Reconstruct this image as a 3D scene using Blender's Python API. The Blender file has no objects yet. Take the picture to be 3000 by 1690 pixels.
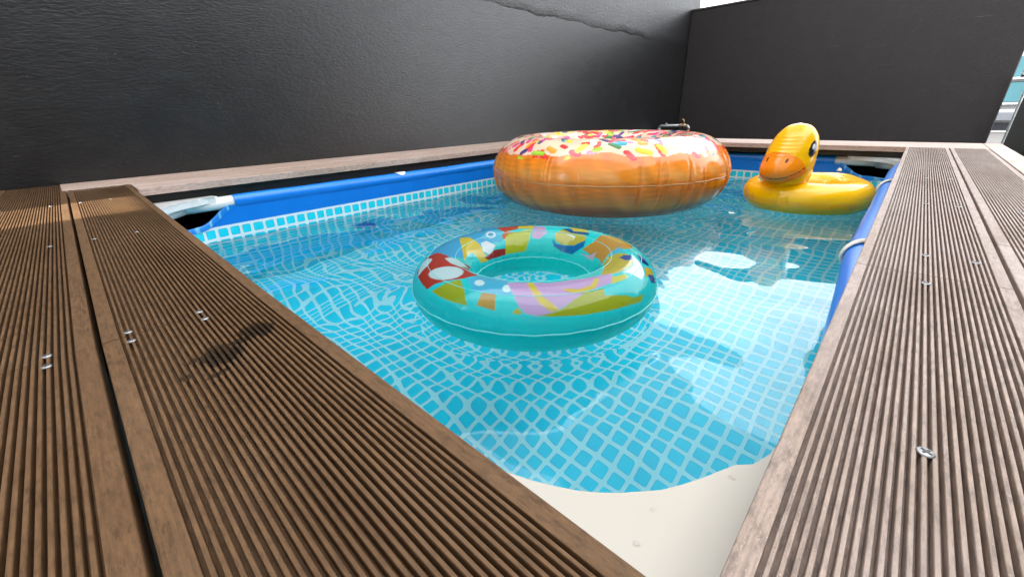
import bpy, math, random
import numpy as np
from mathutils import Matrix, Vector

D = bpy.data
SC = bpy.context.scene
COL = SC.collection
rad = math.radians

# ------------------------------------------------------------------ camera
cam_d = D.cameras.new("camera"); cam = D.objects.new("camera", cam_d); COL.objects.link(cam)
SC.camera = cam
cam_d.sensor_width = 36.0
cam_d.lens = 14.2067
cam_d.clip_start = 0.01; cam_d.clip_end = 500
_y, _p, _r = rad(43.5956), rad(23.5243), rad(-1.6235)
_f = Vector((-math.sin(_y)*math.cos(_p), math.cos(_y)*math.cos(_p), -math.sin(_p)))
_rt = Vector((math.cos(_y), math.sin(_y), 0)); _up = _rt.cross(_f)
_r2 = _rt*math.cos(_r) + _up*math.sin(_r); _u2 = -_rt*math.sin(_r) + _up*math.cos(_r)
M = Matrix((( _r2.x, _u2.x, -_f.x, 0.01654), (_r2.y, _u2.y, -_f.y, -0.12174), (_r2.z, _u2.z, -_f.z, 0.19), (0, 0, 0, 1)))
cam.matrix_world = M

# ------------------------------------------------------------------ sky, sun, exposure
SUN_DIR = Vector((0.05, -1.0, 0.86)).normalized()      # towards the sun
world = D.worlds.new("World"); SC.world = world; world.use_nodes = True
wn = world.node_tree; wn.nodes.clear()
sky = wn.nodes.new('ShaderNodeTexSky'); sky.sky_type = 'NISHITA'; sky.sun_disc = False
sky.sun_elevation = math.asin(SUN_DIR.z); sky.sun_rotation = math.atan2(SUN_DIR.x, SUN_DIR.y)
sky.air_density = 1.2; sky.dust_density = 3.0
wtc = wn.nodes.new('ShaderNodeTexCoord')
wno = wn.nodes.new('ShaderNodeTexNoise'); wno.inputs['Scale'].default_value = 2.2; wno.inputs['Detail'].default_value = 5
wcr = wn.nodes.new('ShaderNodeMapRange'); wcr.inputs[1].default_value = .3; wcr.inputs[2].default_value = .65
wcr.inputs[3].default_value = .72; wcr.inputs[4].default_value = 1.0
wmx = wn.nodes.new('ShaderNodeMix'); wmx.data_type = 'RGBA'; wmx.inputs[7].default_value = (13.2, 13.5, 14.0, 1)
wbg = wn.nodes.new('ShaderNodeBackground'); wbg.inputs[1].default_value = 0.1
wo = wn.nodes.new('ShaderNodeOutputWorld')
wn.links.new(wtc.outputs['Generated'], wno.inputs['Vector']); wn.links.new(wno.outputs[0], wcr.inputs[0])
wn.links.new(wcr.outputs[0], wmx.inputs[0]); wn.links.new(sky.outputs[0], wmx.inputs[6])
wn.links.new(wmx.outputs[2], wbg.inputs[0]); wn.links.new(wbg.outputs[0], wo.inputs[0])

sl = D.lights.new("sun", 'SUN'); sl.energy = 4.6; sl.angle = rad(.9); sl.color = (1.0, .97, .93)
so = D.objects.new("sun", sl); COL.objects.link(so)
so.rotation_euler = SUN_DIR.to_track_quat('Z', 'Y').to_euler(); so.location = (3, -10, 9)

SC.view_settings.view_transform = 'Standard'; SC.view_settings.look = 'None'
SC.view_settings.exposure = 1.95; SC.view_settings.gamma = 1.0
SC.view_settings.use_curve_mapping = False
SC.render.engine = 'CYCLES'
cy = SC.cycles
cy.caustics_refractive = True; cy.caustics_reflective = False
cy.blur_glossy = 0.5; cy.sample_clamp_indirect = 8.0
cy.max_bounces = 14; cy.transmission_bounces = 10; cy.diffuse_bounces = 5; cy.glossy_bounces = 5
cy.use_denoising = True

# ------------------------------------------------------------------ helpers
rng = random.Random(7)

def lin(c):
    return tuple((x/255/12.92 if x/255 <= .04045 else ((x/255+.055)/1.055)**2.4) for x in c)

class NT:
    """small node-graph helper"""
    def __init__(s, name):
        s.m = D.materials.new(name); s.m.use_nodes = True; s.t = s.m.node_tree; s.t.nodes.clear()
        s.out = s.n('ShaderNodeOutputMaterial')
    def n(s, t, **kw):
        x = s.t.nodes.new(t)
        for k, v in kw.items(): setattr(x, k, v)
        return x
    def l(s, a, b): s.t.links.new(a, b)
    def set(s, sock, v):
        if hasattr(v, 'links') or isinstance(v, bpy.types.NodeSocket): s.l(v, sock)
        else: sock.default_value = v
    def math(s, op, a, b=None, c=None, clamp=False):
        x = s.n('ShaderNodeMath', operation=op, use_clamp=clamp); s.set(x.inputs[0], a)
        if b is not None: s.set(x.inputs[1], b)
        if c is not None: s.set(x.inputs[2], c)
        return x.outputs[0]
    def vmath(s, op, a, b=None):
        x = s.n('ShaderNodeVectorMath', operation=op); s.set(x.inputs[0], a)
        if b is not None: s.set(x.inputs[1], b)
        return x.outputs['Value'] if op in ('LENGTH', 'DISTANCE', 'DOT_PRODUCT') else x.outputs[0]
    def mix(s, f, a, b, blend='MIX'):
        x = s.n('ShaderNodeMix', data_type='RGBA', blend_type=blend); s.set(x.inputs[0], f)
        for i, v in ((6, a), (7, b)):
            if isinstance(v, (tuple, list)): x.inputs[i].default_value = tuple(v[:3])+(1,)
            else: s.l(v, x.inputs[i])
        return x.outputs[2]
    def rng(s, v, a, b, c=0., d=1., smooth=False):
        x = s.n('ShaderNodeMapRange'); x.interpolation_type = 'SMOOTHSTEP' if smooth else 'LINEAR'
        s.set(x.inputs[0], v)
        for i, q in enumerate((a, b, c, d)): x.inputs[i+1].default_value = q
        return x.outputs[0]
    def coord(s, kind='Object'):
        return s.n('ShaderNodeTexCoord').outputs[kind]
    def pos(s): return s.n('ShaderNodeNewGeometry').outputs['Position']
    def scale(s, v, sc, loc=(0, 0, 0)):
        x = s.n('ShaderNodeMapping'); s.l(v, x.inputs[0]); x.inputs['Scale'].default_value = sc; x.inputs['Location'].default_value = loc
        return x.outputs[0]
    def noise(s, v, sc, det=4., rough=.55, dist=0.):
        x = s.n('ShaderNodeTexNoise'); s.l(v, x.inputs['Vector']); x.inputs['Scale'].default_value = sc
        x.inputs['Detail'].default_value = det; x.inputs['Roughness'].default_value = rough; x.inputs['Distortion'].default_value = dist
        return x.outputs[0]
    def bump(s, h, strength=.3, dist=.002, normal=None):
        x = s.n('ShaderNodeBump'); x.inputs['Strength'].default_value = strength; x.inputs['Distance'].default_value = dist
        s.l(h, x.inputs['Height'])
        if normal is not None: s.l(normal, x.inputs['Normal'])
        return x.outputs[0]
    def bsdf(s, col, rough=.5, spec=.5, metal=0., normal=None, coat=0., coat_rough=.05, trans=0., ior=1.5, sheen=0.):
        b = s.n('ShaderNodeBsdfPrincipled')
        if isinstance(col, (tuple, list)): b.inputs['Base Color'].default_value = tuple(col[:3])+(1,)
        else: s.l(col, b.inputs['Base Color'])
        s.set(b.inputs['Roughness'], rough); b.inputs['Specular IOR Level'].default_value = spec
        b.inputs['Metallic'].default_value = metal; b.inputs['Coat Weight'].default_value = coat
        b.inputs['Coat Roughness'].default_value = coat_rough; b.inputs['Transmission Weight'].default_value = trans
        b.inputs['IOR'].default_value = ior
        if normal is not None: s.l(normal, b.inputs['Normal'])
        s.l(b.outputs[0], s.out.inputs[0]); return b
    def sepxyz(s, v):
        x = s.n('ShaderNodeSeparateXYZ'); s.l(v, x.inputs[0]); return x.outputs
    def comb(s, a, b, c=0.):
        x = s.n('ShaderNodeCombineXYZ'); s.set(x.inputs[0], a); s.set(x.inputs[1], b); s.set(x.inputs[2], c); return x.outputs[0]

def mesh(name, v, f, mat=None, parent=None, smooth=False, loc=(0, 0, 0), rz=0.):
    me = D.meshes.new(name); me.from_pydata([tuple(map(float, p)) for p in v], [], [tuple(map(int, q)) for q in f]); me.update()
    if smooth: me.polygons.foreach_set('use_smooth', [True]*len(me.polygons))
    if mat is not None: me.materials.append(mat)
    return link(name, me, parent, loc, rz)

def link(name, me, parent=None, loc=(0, 0, 0), rz=0.):
    o = D.objects.new(name, me); COL.objects.link(o); o.location = loc; o.rotation_euler = (0, 0, rz)
    if parent is not None: o.parent = parent
    return o

def empty(name, loc=(0, 0, 0), rz=0.):
    o = D.objects.new(name, None); COL.objects.link(o); o.location = loc; o.rotation_euler = (0, 0, rz); o.empty_display_size = .05
    return o

def tag(o, label, cat, group=None):
    o['label'] = label; o['category'] = cat
    if group: o['group'] = group
    return o

def structure(o): o['kind'] = 'structure'; return o

class MB:
    def __init__(s): s.v = []; s.f = []
    def add(s, v, f):
        k = len(s.v); s.v += [tuple(p) for p in v]; s.f += [tuple(i+k for i in q) for q in f]; return s
    def box(s, x0, x1, y0, y1, z0, z1, b=0.):
        if b <= 0:
            v = [(x, y, z) for z in (z0, z1) for y in (y0, y1) for x in (x0, x1)]
            return s.add(v, [(0, 2, 3, 1), (4, 5, 7, 6), (0, 1, 5, 4), (2, 6, 7, 3), (0, 4, 6, 2), (1, 3, 7, 5)])
        def ring(z, i):
            return [(x0+i, y0+b, z), (x0+b, y0+i, z), (x1-b, y0+i, z), (x1-i, y0+b, z), (x1-i, y1-b, z), (x1-b, y1-i, z), (x0+b, y1-i, z), (x0+i, y1-b, z)]
        R_ = [ring(z0, b*.6), ring(z0+b, 0), ring(z1-b, 0), ring(z1, b*.6)]
        v = sum(R_, []); f = [tuple(range(7, -1, -1)), tuple(range(24, 32))]
        for k in range(3):
            for i in range(8): f.append((k*8+i, k*8+(i+1) % 8, k*8+8+(i+1) % 8, k*8+8+i))
        return s.add(v, f)
    def tube(s, pts, r, n=12, cap=True, flat=None):
        pts = [Vector(p) for p in pts]; v = []; f = []
        rr = r if hasattr(r, '__len__') else [r]*len(pts)
        ref = None
        for i, p in enumerate(pts):
            t = (pts[min(i+1, len(pts)-1)]-pts[max(i-1, 0)]).normalized()
            if ref is None: ref = t.cross(Vector((0, 0, 1))) if abs(t.z) < .9 else t.cross(Vector((1, 0, 0)))
            a = (ref - t*ref.dot(t)).normalized(); b = t.cross(a); ref = a
            for k in range(n):
                w = 2*math.pi*k/n; v.append(p+a*math.cos(w)*rr[i]+b*math.sin(w)*rr[i])
        for i in range(len(pts)-1):
            for k in range(n): f.append((i*n+k, i*n+(k+1) % n, (i+1)*n+(k+1) % n, (i+1)*n+k))
        if cap: f.append(tuple(range(n-1, -1, -1))); f.append(tuple((len(pts)-1)*n+k for k in range(n)))
        return s.add(v, f)
    def lathe(s, prof, c=(0, 0, 0), n=24, axis='z'):
        v = []; f = []
        for r, z in prof:
            for k in range(n):
                w = 2*math.pi*k/n; p = (r*math.cos(w), r*math.sin(w), z)
                if axis == 'x': p = (p[2], p[0], p[1])
                if axis == 'y': p = (p[0], p[2], p[1])
                v.append((c[0]+p[0], c[1]+p[1], c[2]+p[2]))
        m = len(prof)
        for i in range(m-1):
            for k in range(n):
                q = (i*n+k, i*n+(k+1) % n, (i+1)*n+(k+1) % n, (i+1)*n+k)
                f.append(q if axis != 'y' else q[::-1])
        f.append(tuple(range(n-1, -1, -1))); f.append(tuple((m-1)*n+k for k in range(n)))
        return s.add(v, f)
    def build(s, name, mat, parent=None, smooth=False, loc=(0, 0, 0), rz=0.):
        return mesh(name, s.v, s.f, mat, parent, smooth, loc, rz)

def extrude_poly(pts, z0, z1):
    n = len(pts); v = [(x, y, z0) for x, y in pts]+[(x, y, z1) for x, y in pts]
    f = [tuple(range(n-1, -1, -1)), tuple(range(n, 2*n))]+[(i, (i+1) % n, n+(i+1) % n, n+i) for i in range(n)]
    return v, f

def grid_mesh(name, X, mat, parent=None, wrap_u=False, wrap_v=False, colors=None, uv=None, loc=(0, 0, 0)):
    """X: (nu, nv, 3) array -> smooth quad mesh, optional colour per vertex (linear)"""
    nu, nv = X.shape[:2]
    iu = np.arange(nu if wrap_u else nu-1); iv = np.arange(nv if wrap_v else nv-1)
    A, B = np.meshgrid(iu, iv, indexing='ij'); A2 = (A+1) % nu; B2 = (B+1) % nv
    F = np.stack([A*nv+B, A2*nv+B, A2*nv+B2, A*nv+B2], -1).reshape(-1, 4)
    me = D.meshes.new(name)
    me.vertices.add(nu*nv); me.vertices.foreach_set('co', X.reshape(-1).astype(np.float32))
    me.loops.add(F.size); me.loops.foreach_set('vertex_index', F.reshape(-1).astype(np.int32))
    me.polygons.add(len(F)); me.polygons.foreach_set('loop_start', np.arange(0, F.size, 4, dtype=np.int32))
    me.polygons.foreach_set('loop_total', np.full(len(F), 4, dtype=np.int32))
    me.polygons.foreach_set('use_smooth', np.ones(len(F), dtype=bool))
    if uv is not None:
        l = me.uv_layers.new(name='UVMap'); l.data.foreach_set('uv', uv.reshape(-1, 2)[F.reshape(-1)].reshape(-1).astype(np.float32))
    if colors is not None:
        ca = me.color_attributes.new('Print', 'FLOAT_COLOR', 'POINT')
        c4 = np.ones((nu*nv, 4), np.float32); c4[:, :colors.shape[-1]] = colors.reshape(-1, colors.shape[-1]); ca.data.foreach_set('color', c4.reshape(-1))
    me.update(); me.validate()
    if mat: me.materials.append(mat)
    return link(name, me, parent, loc)

def in_poly(px, py, poly):
    ins = np.zeros(px.shape, bool); n = len(poly)
    for i in range(n):
        x1, y1 = poly[i]; x2, y2 = poly[(i+1) % n]
        c = ((y1 > py) != (y2 > py))
        with np.errstate(divide='ignore', invalid='ignore'):
            t = (x2-x1)*(py-y1)/((y2-y1) if y2 != y1 else 1e-9)+x1
        ins ^= c & (px < t)
    return ins

# ------------------------------------------------------------------ materials
def mat_wpc(name, base, stain=False, spec=.16):
    t = NT(name); o = t.coord('Object')
    oi = t.n('ShaderNodeObjectInfo').outputs['Random']
    off = t.math('MULTIPLY', oi, 37.)
    v = t.vmath('ADD', o, t.comb(off, off, off))
    grain = t.noise(t.scale(v, (18, 520, 520)), 1., 5., .65)
    speck = t.noise(t.scale(v, (480, 900, 900)), 1., 3., .65)
    blot = t.noise(t.scale(v, (6, 14, 14)), 1., 4., .6)
    fleck = t.noise(t.scale(v, (70, 260, 260)), 1., 4., .7)
    c = t.mix(t.rng(grain, .25, .75), tuple(x*.66 for x in base), tuple(min(1, x*1.28) for x in base))
    c = t.mix(t.rng(fleck, .52, .36), c, tuple(x*.52 for x in base))
    c = t.mix(t.math('MULTIPLY', t.rng(fleck, .56, .70), .6), c, (min(1, base[0]*1.55), base[1]*1.5, base[2]*1.45))
    c = t.mix(t.rng(speck, .62, .74), c, tuple(min(1, x*1.75) for x in base))
    c = t.mix(t.rng(speck, .36, .26), c, tuple(x*.5 for x in base))
    c = t.mix(t.math('MULTIPLY', t.rng(blot, .48, .74), .6), c, (base[0]*.55, base[1]*.5, base[2]*.45))
    c = t.mix(t.math('MULTIPLY', t.rng(oi, 0, 1), .18), c, (base[0]*1.25, base[1]*1.2, base[2]*1.2))
    dust = t.noise(t.scale(v, (3.2, 9, 9)), 1., 5., .65)
    c = t.mix(t.math('MULTIPLY', t.rng(dust, .46, .70), .34), c, (base[0]*1.55, base[1]*1.75, base[2]*2.1))
    rough = t.rng(blot, .3, .7, .5, .62)
    if stain:
        p = t.pos(); xyz = t.sepxyz(p)
        w = t.noise(t.scale(p, (1, 1, 1)), 60., 4., .6)
        tot = None
        for (sx, sy, rx, ry, rot) in STAINS:
            dx = t.math('SUBTRACT', xyz[0], sx); dy = t.math('SUBTRACT', xyz[1], sy); cr, sr = math.cos(rot), math.sin(rot)
            a = t.math('DIVIDE', t.math('ADD', t.math('MULTIPLY', dx, cr), t.math('MULTIPLY', dy, sr)), rx)
            b = t.math('DIVIDE', t.math('SUBTRACT', t.math('MULTIPLY', dy, cr), t.math('MULTIPLY', dx, sr)), ry)
            d = t.math('SQRT', t.math('ADD', t.math('MULTIPLY', a, a), t.math('MULTIPLY', b, b)))
            d = t.math('ADD', d, t.math('MULTIPLY', t.math('SUBTRACT', w, .5), 1.9))
            k = t.rng(d, 1.12, .80, smooth=True)
            tot = k if tot is None else t.math('MAXIMUM', tot, k)
        c = t.mix(t.math('MULTIPLY', tot, .80), c, (.010, .007, .004))
    n = t.bump(grain, .35, .0006); n = t.bump(speck, .3, .0004, n)
    t.bsdf(c, rough, spec, normal=n)
    return t.m

STAINS = [(-.410, -.040, .017, .015, .4), (-.384, -.079, .021, .018, .5), (-.398, -.060, .006, .011, .2), (-.352, -.086, .0035, .012, .3), (-.366, -.106, .005, .004, 0.)]
WPC = (.118, .064, .030)
m_deck = mat_wpc('wpc_brown', WPC, True)
m_deck_r = mat_wpc('wpc_skylit', (.290, .212, .166), False, .45)  # paler copy of the deck brown: sky light on the right run put into colour
m_trim = mat_wpc('wpc_smooth', (.46, .335, .27), False, .45)

def mat_plain(name, col, rough=.5, spec=.5, metal=0., coat=0., bump=0., bscale=200., bdist=.0006, var=.12, vscale=9.):
    t = NT(name); o = t.coord('Object'); nz = t.noise(o, vscale, 4.)
    c = t.mix(t.rng(nz, .3, .7), tuple(x*(1-var) for x in col), tuple(min(1, x*(1+var)) for x in col))
    nn = t.bump(t.noise(o, bscale, 4.), bump, bdist) if bump else None
    t.bsdf(c, rough, spec, metal, nn, coat)
    return t.m

m_white = mat_plain('white_steel', (.72, .73, .72), .32, .5, 0, .3, var=.05)
m_cream = mat_plain('cream_plastic', (.42, .385, .325), .25, .5, 0, .15, .12, 260., .0003, var=.03, vscale=5)
m_strap = mat_plain('cream_strap', (.74, .68, .58), .6, bump=.4, bscale=500)
m_black = mat_plain('black_steel', (.012, .012, .012), .35, .5, bump=.15)
m_blackrail = mat_plain('black_rail', (.012, .0115, .0095), .45, .4, bump=.2)
m_under = mat_plain('black_board', (.008, .008, .007), .8, .2)
m_screw = mat_plain('screw_steel', (.32, .32, .32), .48, .5, 1.0, var=.1, vscale=80)
m_recess = mat_plain('screw_recess', (.05, .05, .055), .6)
m_floor = mat_plain('terrace_floor', (.07, .068, .066), .8, .3, bump=.3, bscale=30, vscale=2.)
def mat_sheet():
    t = NT('milky_roof_sheet'); d = t.n('ShaderNodeBsdfDiffuse'); d.inputs[0].default_value = (.5, .5, .5, 1)
    w = t.noise(t.pos(), 1.5, 3.); tr = t.n('ShaderNodeBsdfTranslucent'); t.l(t.mix(w, (.78, .79, .80), (.86, .87, .88)), tr.inputs[0])
    m = t.n('ShaderNodeMixShader'); m.inputs[0].default_value = .40
    t.l(d.outputs[0], m.inputs[1]); t.l(tr.outputs[0], m.inputs[2]); t.l(m.outputs[0], t.out.inputs[0]); return t.m
m_ceil = mat_sheet()
m_galv = mat_plain('galvanised_pipe', (.42, .45, .45), .45, .5, .7, var=.2, vscale=30)
m_brass = mat_plain('tarnished_brass', (.40, .27, .15), .45, .5, .6, var=.3, vscale=40)
m_copper = mat_plain('copper_hose', (.45, .22, .14), .5, .5, .2, var=.3, vscale=40)
m_fitting = mat_plain('blue_fitting', (.07, .12, .34), .35, var=.1)

def mat_plaster(name, dark, rough, strength, upper=False):
    t = NT(name); p = t.pos()
    big = t.noise(p, 1.6, 5., .55); mid = t.noise(t.scale(p, (1, 1, 2.2)), 9., 5., .6, .3)
    fine = t.noise(t.scale(p, (1, .55, 1.6)), 90., 4., .6, .6); sp = t.noise(p, 240., 2., .5); sp2 = t.noise(p, 60., 2., .5)
    streak = t.noise(t.scale(p, (1, 14, .7)), 1.4, 4., .6)
    c = t.mix(t.rng(big, .3, .7), tuple(x*.75 for x in dark), tuple(x*1.25 for x in dark))
    c = t.mix(t.math('MULTIPLY', t.rng(mid, .45, .75), .5), c, tuple(x*1.7 for x in dark))
    c = t.mix(t.math('MULTIPLY', t.rng(streak, .5, .75), .35), c, tuple(x*1.8 for x in dark))
    if upper:
        blotch = t.noise(p, 4.2, 3., .6)
        k = t.math('MULTIPLY', t.rng(sp2, .55, .63), t.rng(blotch, .52, .66))
        c = t.mix(t.math('MULTIPLY', k, .85), c, tuple(x*.22 for x in dark))
    white = t.math('MULTIPLY', t.rng(sp, .72, .76), t.rng(t.noise(p, 7., 2.), .52, .62))
    c = t.mix(white, c, (.30, .29, .28))
    scr = t.noise(t.scale(p, (1, 5, 60)), 3.2, 2., .4)
    c = t.mix(t.math('MULTIPLY', t.rng(scr, .76, .80), .35), c, (.22, .21, .2))
    h = t.math('ADD', t.math('MULTIPLY', fine, .5), t.math('MULTIPLY', mid, .16))
    c = t.mix(t.math('MULTIPLY', t.rng(fine, .5, .72), .5), c, tuple(x*2.4 for x in dark))
    c = t.mix(t.rng(t.noise(p, 11., 6., .7), .58, .40, 0., .45), c, tuple(x*.45 for x in dark))
    h = t.math('ADD', h, t.math('MULTIPLY', sp2, .35 if upper else .12))
    n = t.bump(h, strength, .012)
    t.bsdf(c, t.rng(mid, .3, .7, rough-.03, rough+.03), .72, normal=n)
    return t.m

m_wall = mat_plaster('black_plaster', (.0046, .0047, .0052), .36, .24)
m_wall_up = mat_plaster('black_plaster_rough', (.0075, .0075, .0083), .40, .40, True)
m_wall_b = mat_plaster('charcoal_plaster', (.0125, .0082, .0088), .55, .28)

PITCH = 0.039
ZT = -0.158      # top of the printed tile band
ZW = -0.207      # water level
ZF = -0.70       # pool floor

def mat_liner():
    t = NT('printed_liner')
    uv = t.n('ShaderNodeUVMap').outputs[0]
    s = t.vmath('SCALE', uv); s.node.inputs['Scale'].default_value = 1/PITCH
    fr = t.vmath('FRACTION', s); cell = t.vmath('FLOOR', s)
    q = t.vmath('ABSOLUTE', t.vmath('SUBTRACT', fr, (.5, .5, .5)))
    x = t.sepxyz(q)
    hs, r = .378, .115
    qx = t.math('SUBTRACT', x[0], hs-r); qy = t.math('SUBTRACT', x[1], hs-r)
    ax = t.math('MAXIMUM', qx, 0.); ay = t.math('MAXIMUM', qy, 0.)
    d = t.math('SQRT', t.math('ADD', t.math('MULTIPLY', ax, ax), t.math('MULTIPLY', ay, ay)))
    d = t.math('SUBTRACT', t.math('ADD', d, t.math('MINIMUM', t.math('MAXIMUM', qx, qy), 0.)), r)
    tile = t.rng(d, .02, -.02, smooth=True)
    wn_ = t.n('ShaderNodeTexWhiteNoise', noise_dimensions='2D'); t.l(cell, wn_.inputs[0])
    v = wn_.outputs[0]
    tc = t.mix(v, (.003, .62, .80), (.008, .69, .85))
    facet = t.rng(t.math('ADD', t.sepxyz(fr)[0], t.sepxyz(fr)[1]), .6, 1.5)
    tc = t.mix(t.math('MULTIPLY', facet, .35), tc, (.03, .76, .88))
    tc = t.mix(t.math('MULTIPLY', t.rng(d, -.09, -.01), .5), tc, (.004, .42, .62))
    gc = t.mix(t.rng(t.noise(uv, 30., 3.), .3, .7), (.72, .82, .84), (.80, .87, .88))
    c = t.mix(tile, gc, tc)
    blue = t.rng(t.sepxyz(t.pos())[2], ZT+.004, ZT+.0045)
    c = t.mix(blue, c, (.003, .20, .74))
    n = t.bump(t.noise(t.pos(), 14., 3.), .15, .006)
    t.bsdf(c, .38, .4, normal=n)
    return t.m
m_liner = mat_liner()
m_blue = mat_plain('blue_vinyl', (.003, .20, .74), .33, .5, coat=.1, var=.04, bump=.1, bscale=60, bdist=.002)

def mat_water():
    # tinted refraction with an untinted Fresnel reflection
    t = NT('pool_water'); g = t.n('ShaderNodeBsdfRefraction'); g.inputs['IOR'].default_value = 1.333; g.inputs['Roughness'].default_value = 0.
    g.inputs['Color'].default_value = (.66, .96, 1., 1)
    r = t.n('ShaderNodeBsdfGlossy'); r.inputs['Roughness'].default_value = 0.; r.inputs['Color'].default_value = (1, 1, 1, 1)
    f = t.n('ShaderNodeFresnel'); f.inputs['IOR'].default_value = 1.333; m = t.n('ShaderNodeMixShader')
    t.l(f.outputs[0], m.inputs[0]); t.l(g.outputs[0], m.inputs[1]); t.l(r.outputs[0], m.inputs[2]); t.l(m.outputs[0], t.out.inputs[0]); return t.m
m_water = mat_water()

def mat_print(name, rough=.12, coat=.6, transl=0., bump=None):
    t = NT(name); a = t.n('ShaderNodeAttribute', attribute_name='Print').outputs['Color']
    n = t.bump(t.noise(t.coord('Object'), 26., 3.), .12, .004)
    b = t.bsdf(a, rough, .5, normal=n, coat=coat, coat_rough=.06)
    if transl:
        tr = t.n('ShaderNodeBsdfTranslucent'); t.l(a, tr.inputs[0]); m = t.n('ShaderNodeMixShader'); m.inputs[0].default_value = transl
        t.l(b.outputs[0], m.inputs[1]); t.l(tr.outputs[0], m.inputs[2]); t.l(m.outputs[0], t.out.inputs[0])
        al = t.n('ShaderNodeAttribute', attribute_name='Print').outputs['Alpha']
        tp_ = t.n('ShaderNodeBsdfTransparent'); t.l(t.mix(.5, a, (1, 1, 1)), tp_.inputs[0]); m2 = t.n('ShaderNodeMixShader'); t.l(al, m2.inputs[0])
        t.l(tp_.outputs[0], m2.inputs[1]); t.l(m.outputs[0], m2.inputs[2]); t.l(m2.outputs[0], t.out.inputs[0])
    return t.m
m_vinyl = mat_print('printed_vinyl', .17, .18, .05)
m_vinyl_clear = mat_print('clear_printed_vinyl', .1, .7, .55)
m_seam = mat_plain('clear_seam', (.16, .62, .62), .35, .4)
m_valve = mat_plain('clear_valve', (.75, .72, .66), .25, .5, coat=.5)

def mat_glass(name, col, rough=0.):
    t = NT(name); g = t.n('ShaderNodeBsdfGlass'); g.inputs['IOR'].default_value = 1.45; g.inputs['Roughness'].default_value = rough
    g.inputs['Color'].default_value = col+(1,); t.l(g.outputs[0], t.out.inputs[0]); return t.m

# ------------------------------------------------------------------ setting: ground, walls, ceiling
structure(mesh('ground', [(-120, -120, -.72), (120, -120, -.72), (120, 160, -.72), (-120, 160, -.72)], [(0, 1, 2, 3)], m_floor))

XW, YB = -2.11, 5.085
lw = empty('black_wall', (XW, 0, -.72))
tag(lw, 'tall black plastered wall running along the left side of the pool', 'wall')
b = MB().box(-.16, 0, -1.29, 5.30, .003, 3.10); b.build('wall_face', m_wall, lw)
# rough upper coat: slightly proud, with a ragged lower edge at 0.81 m
n = 260; vs = []; fs = []
for i in range(n+1):
    yy = -1.29+6.59*i/n
    ze = .82+.006*math.sin(yy*7.1)+.005*math.sin(yy*19.3+1)+.004*rng.uniform(-1, 1)
    th = .0035+.001*math.sin(yy*5+2)+.0006*rng.uniform(-1, 1)
    vs += [(.0004, yy, ze-.010), (th, yy, ze+.004), (.003, yy, ze+.05), (.003, yy, 2.38)]
for i in range(n):
    for k in range(3): fs.append((i*4+k, (i+1)*4+k, (i+1)*4+k+1, i*4+k+1))
uc = mesh('rough_coat', [(x, y, z+.72) for x, y, z in vs], fs, m_wall_up, lw, True)

bw = empty('charcoal_wall', (-.8, YB+.08, -.72))
tag(bw, 'lower charcoal wall closing the far end behind the duck', 'wall')
MB().box(XW+.003+.8, .462+.8, -.08, .08, .003, 1.868, .006).build('wall_face', m_wall_b, bw)
MB().box(XW+.003+.8, .470+.8, -.088, .088, 1.8685, 1.885, .004).build('coping', mat_plain('wall_cap', (.12, .115, .10), .6, bump=.3, bscale=60), bw)

# canopy strip over the far half of the pool (out of frame: it shows in the water)
zc0 = 2.40
def slab(pts, name='canopy_sheet'):
    return structure(mesh(name, [(x, y, zc0) for x, y in pts], [tuple(range(len(pts)))], m_ceil))
ex = lambda x: 4.11+(x+.254)*(5.298-4.1145)/(-2.2006+.2537)
slab([(-2.03, 1.55), (.12, 1.55), (.12, ex(.12)), (-2.03, ex(-2.03))])
# unseen wall added to block the sun; a slot lets one bar through
hb = empty('sun_blocker', (-.2, -1.4, -.72))
tag(hb, 'tall pale wall added unseen behind the near decking to block the sun', 'building')
m_render = mat_plain('fill_render', (.72, .70, .66), .85, bump=.2)  # pale so the added wall bounces fill light onto the floats
hw = MB()
WX0, WX1, WZ0, WZ1 = -1.31, -1.02, .95, 1.99      # slot for the sun bar, blocker-local
hw.box(-1.9, 4.2, -.1, .098, .003, WZ0); hw.box(-1.9, 4.2, -.1, .098, WZ1, 8.6)
hw.box(-1.9, WX0, -.1, .098, WZ0, WZ1); hw.box(WX1, 4.2, -.1, .098, WZ0, WZ1)
hw.build('wall', m_render, hb)
MB().box(WX0-.04, WX1+.04, .10, .13, WZ0-.05, WZ0-.002).build('sun_slot_sill', m_render, hb)  # sill of the added sun slot
MB().box(1.92, 2.2, .10, 4.6, .003, 3.1).build('side_blocker', mat_plain('dark_render', (.075, .072, .07), .85, bump=.2), hb)  # unseen dark wall added to cut side light and darken the left wall

# far building on the right, seen past the wall's end
nb = empty('white_building', (4.6, 19, -.72))
tag(nb, 'white banded building with teal windows beyond the dark gate', 'building')
m_bw = mat_plain('white_render', (.30, .30, .30), .8, bump=.1); m_tg = mat_plain('teal_glass', (.022, .075, .09), .25, .5, var=.3, vscale=.6)
m_gr = mat_plain('grey_roof', (.045, .05, .06), .7)
MB().box(-4, 6, 0, 6, .003, 5.3).build('wall', m_bw, nb)
for k, (z0, z1) in enumerate(((.06, .26), (.80, 1.33), (1.45, 1.98), (2.4, 3.2))):
    for j in range(5):
        x0 = -3.9+j*2.0
        w = MB().box(x0, x0+1.85, -.06, -.003, z0, z1, .02).build('window', m_tg if k > 0 else m_gr, nb)
        MB().box(x0-.05, x0+1.9, -.16, -.062, z0-.05, z0-.003).build('sill', m_bw, w)
MB().box(-4.1, 6.1, -.5, -.165, .32, .55, .02).build('balcony_slab', m_gr, nb)
MB().box(-4.2, 6.2, -.2, 6.2, 5.303, 5.5, .02).build('roof', m_bw, nb)

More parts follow.
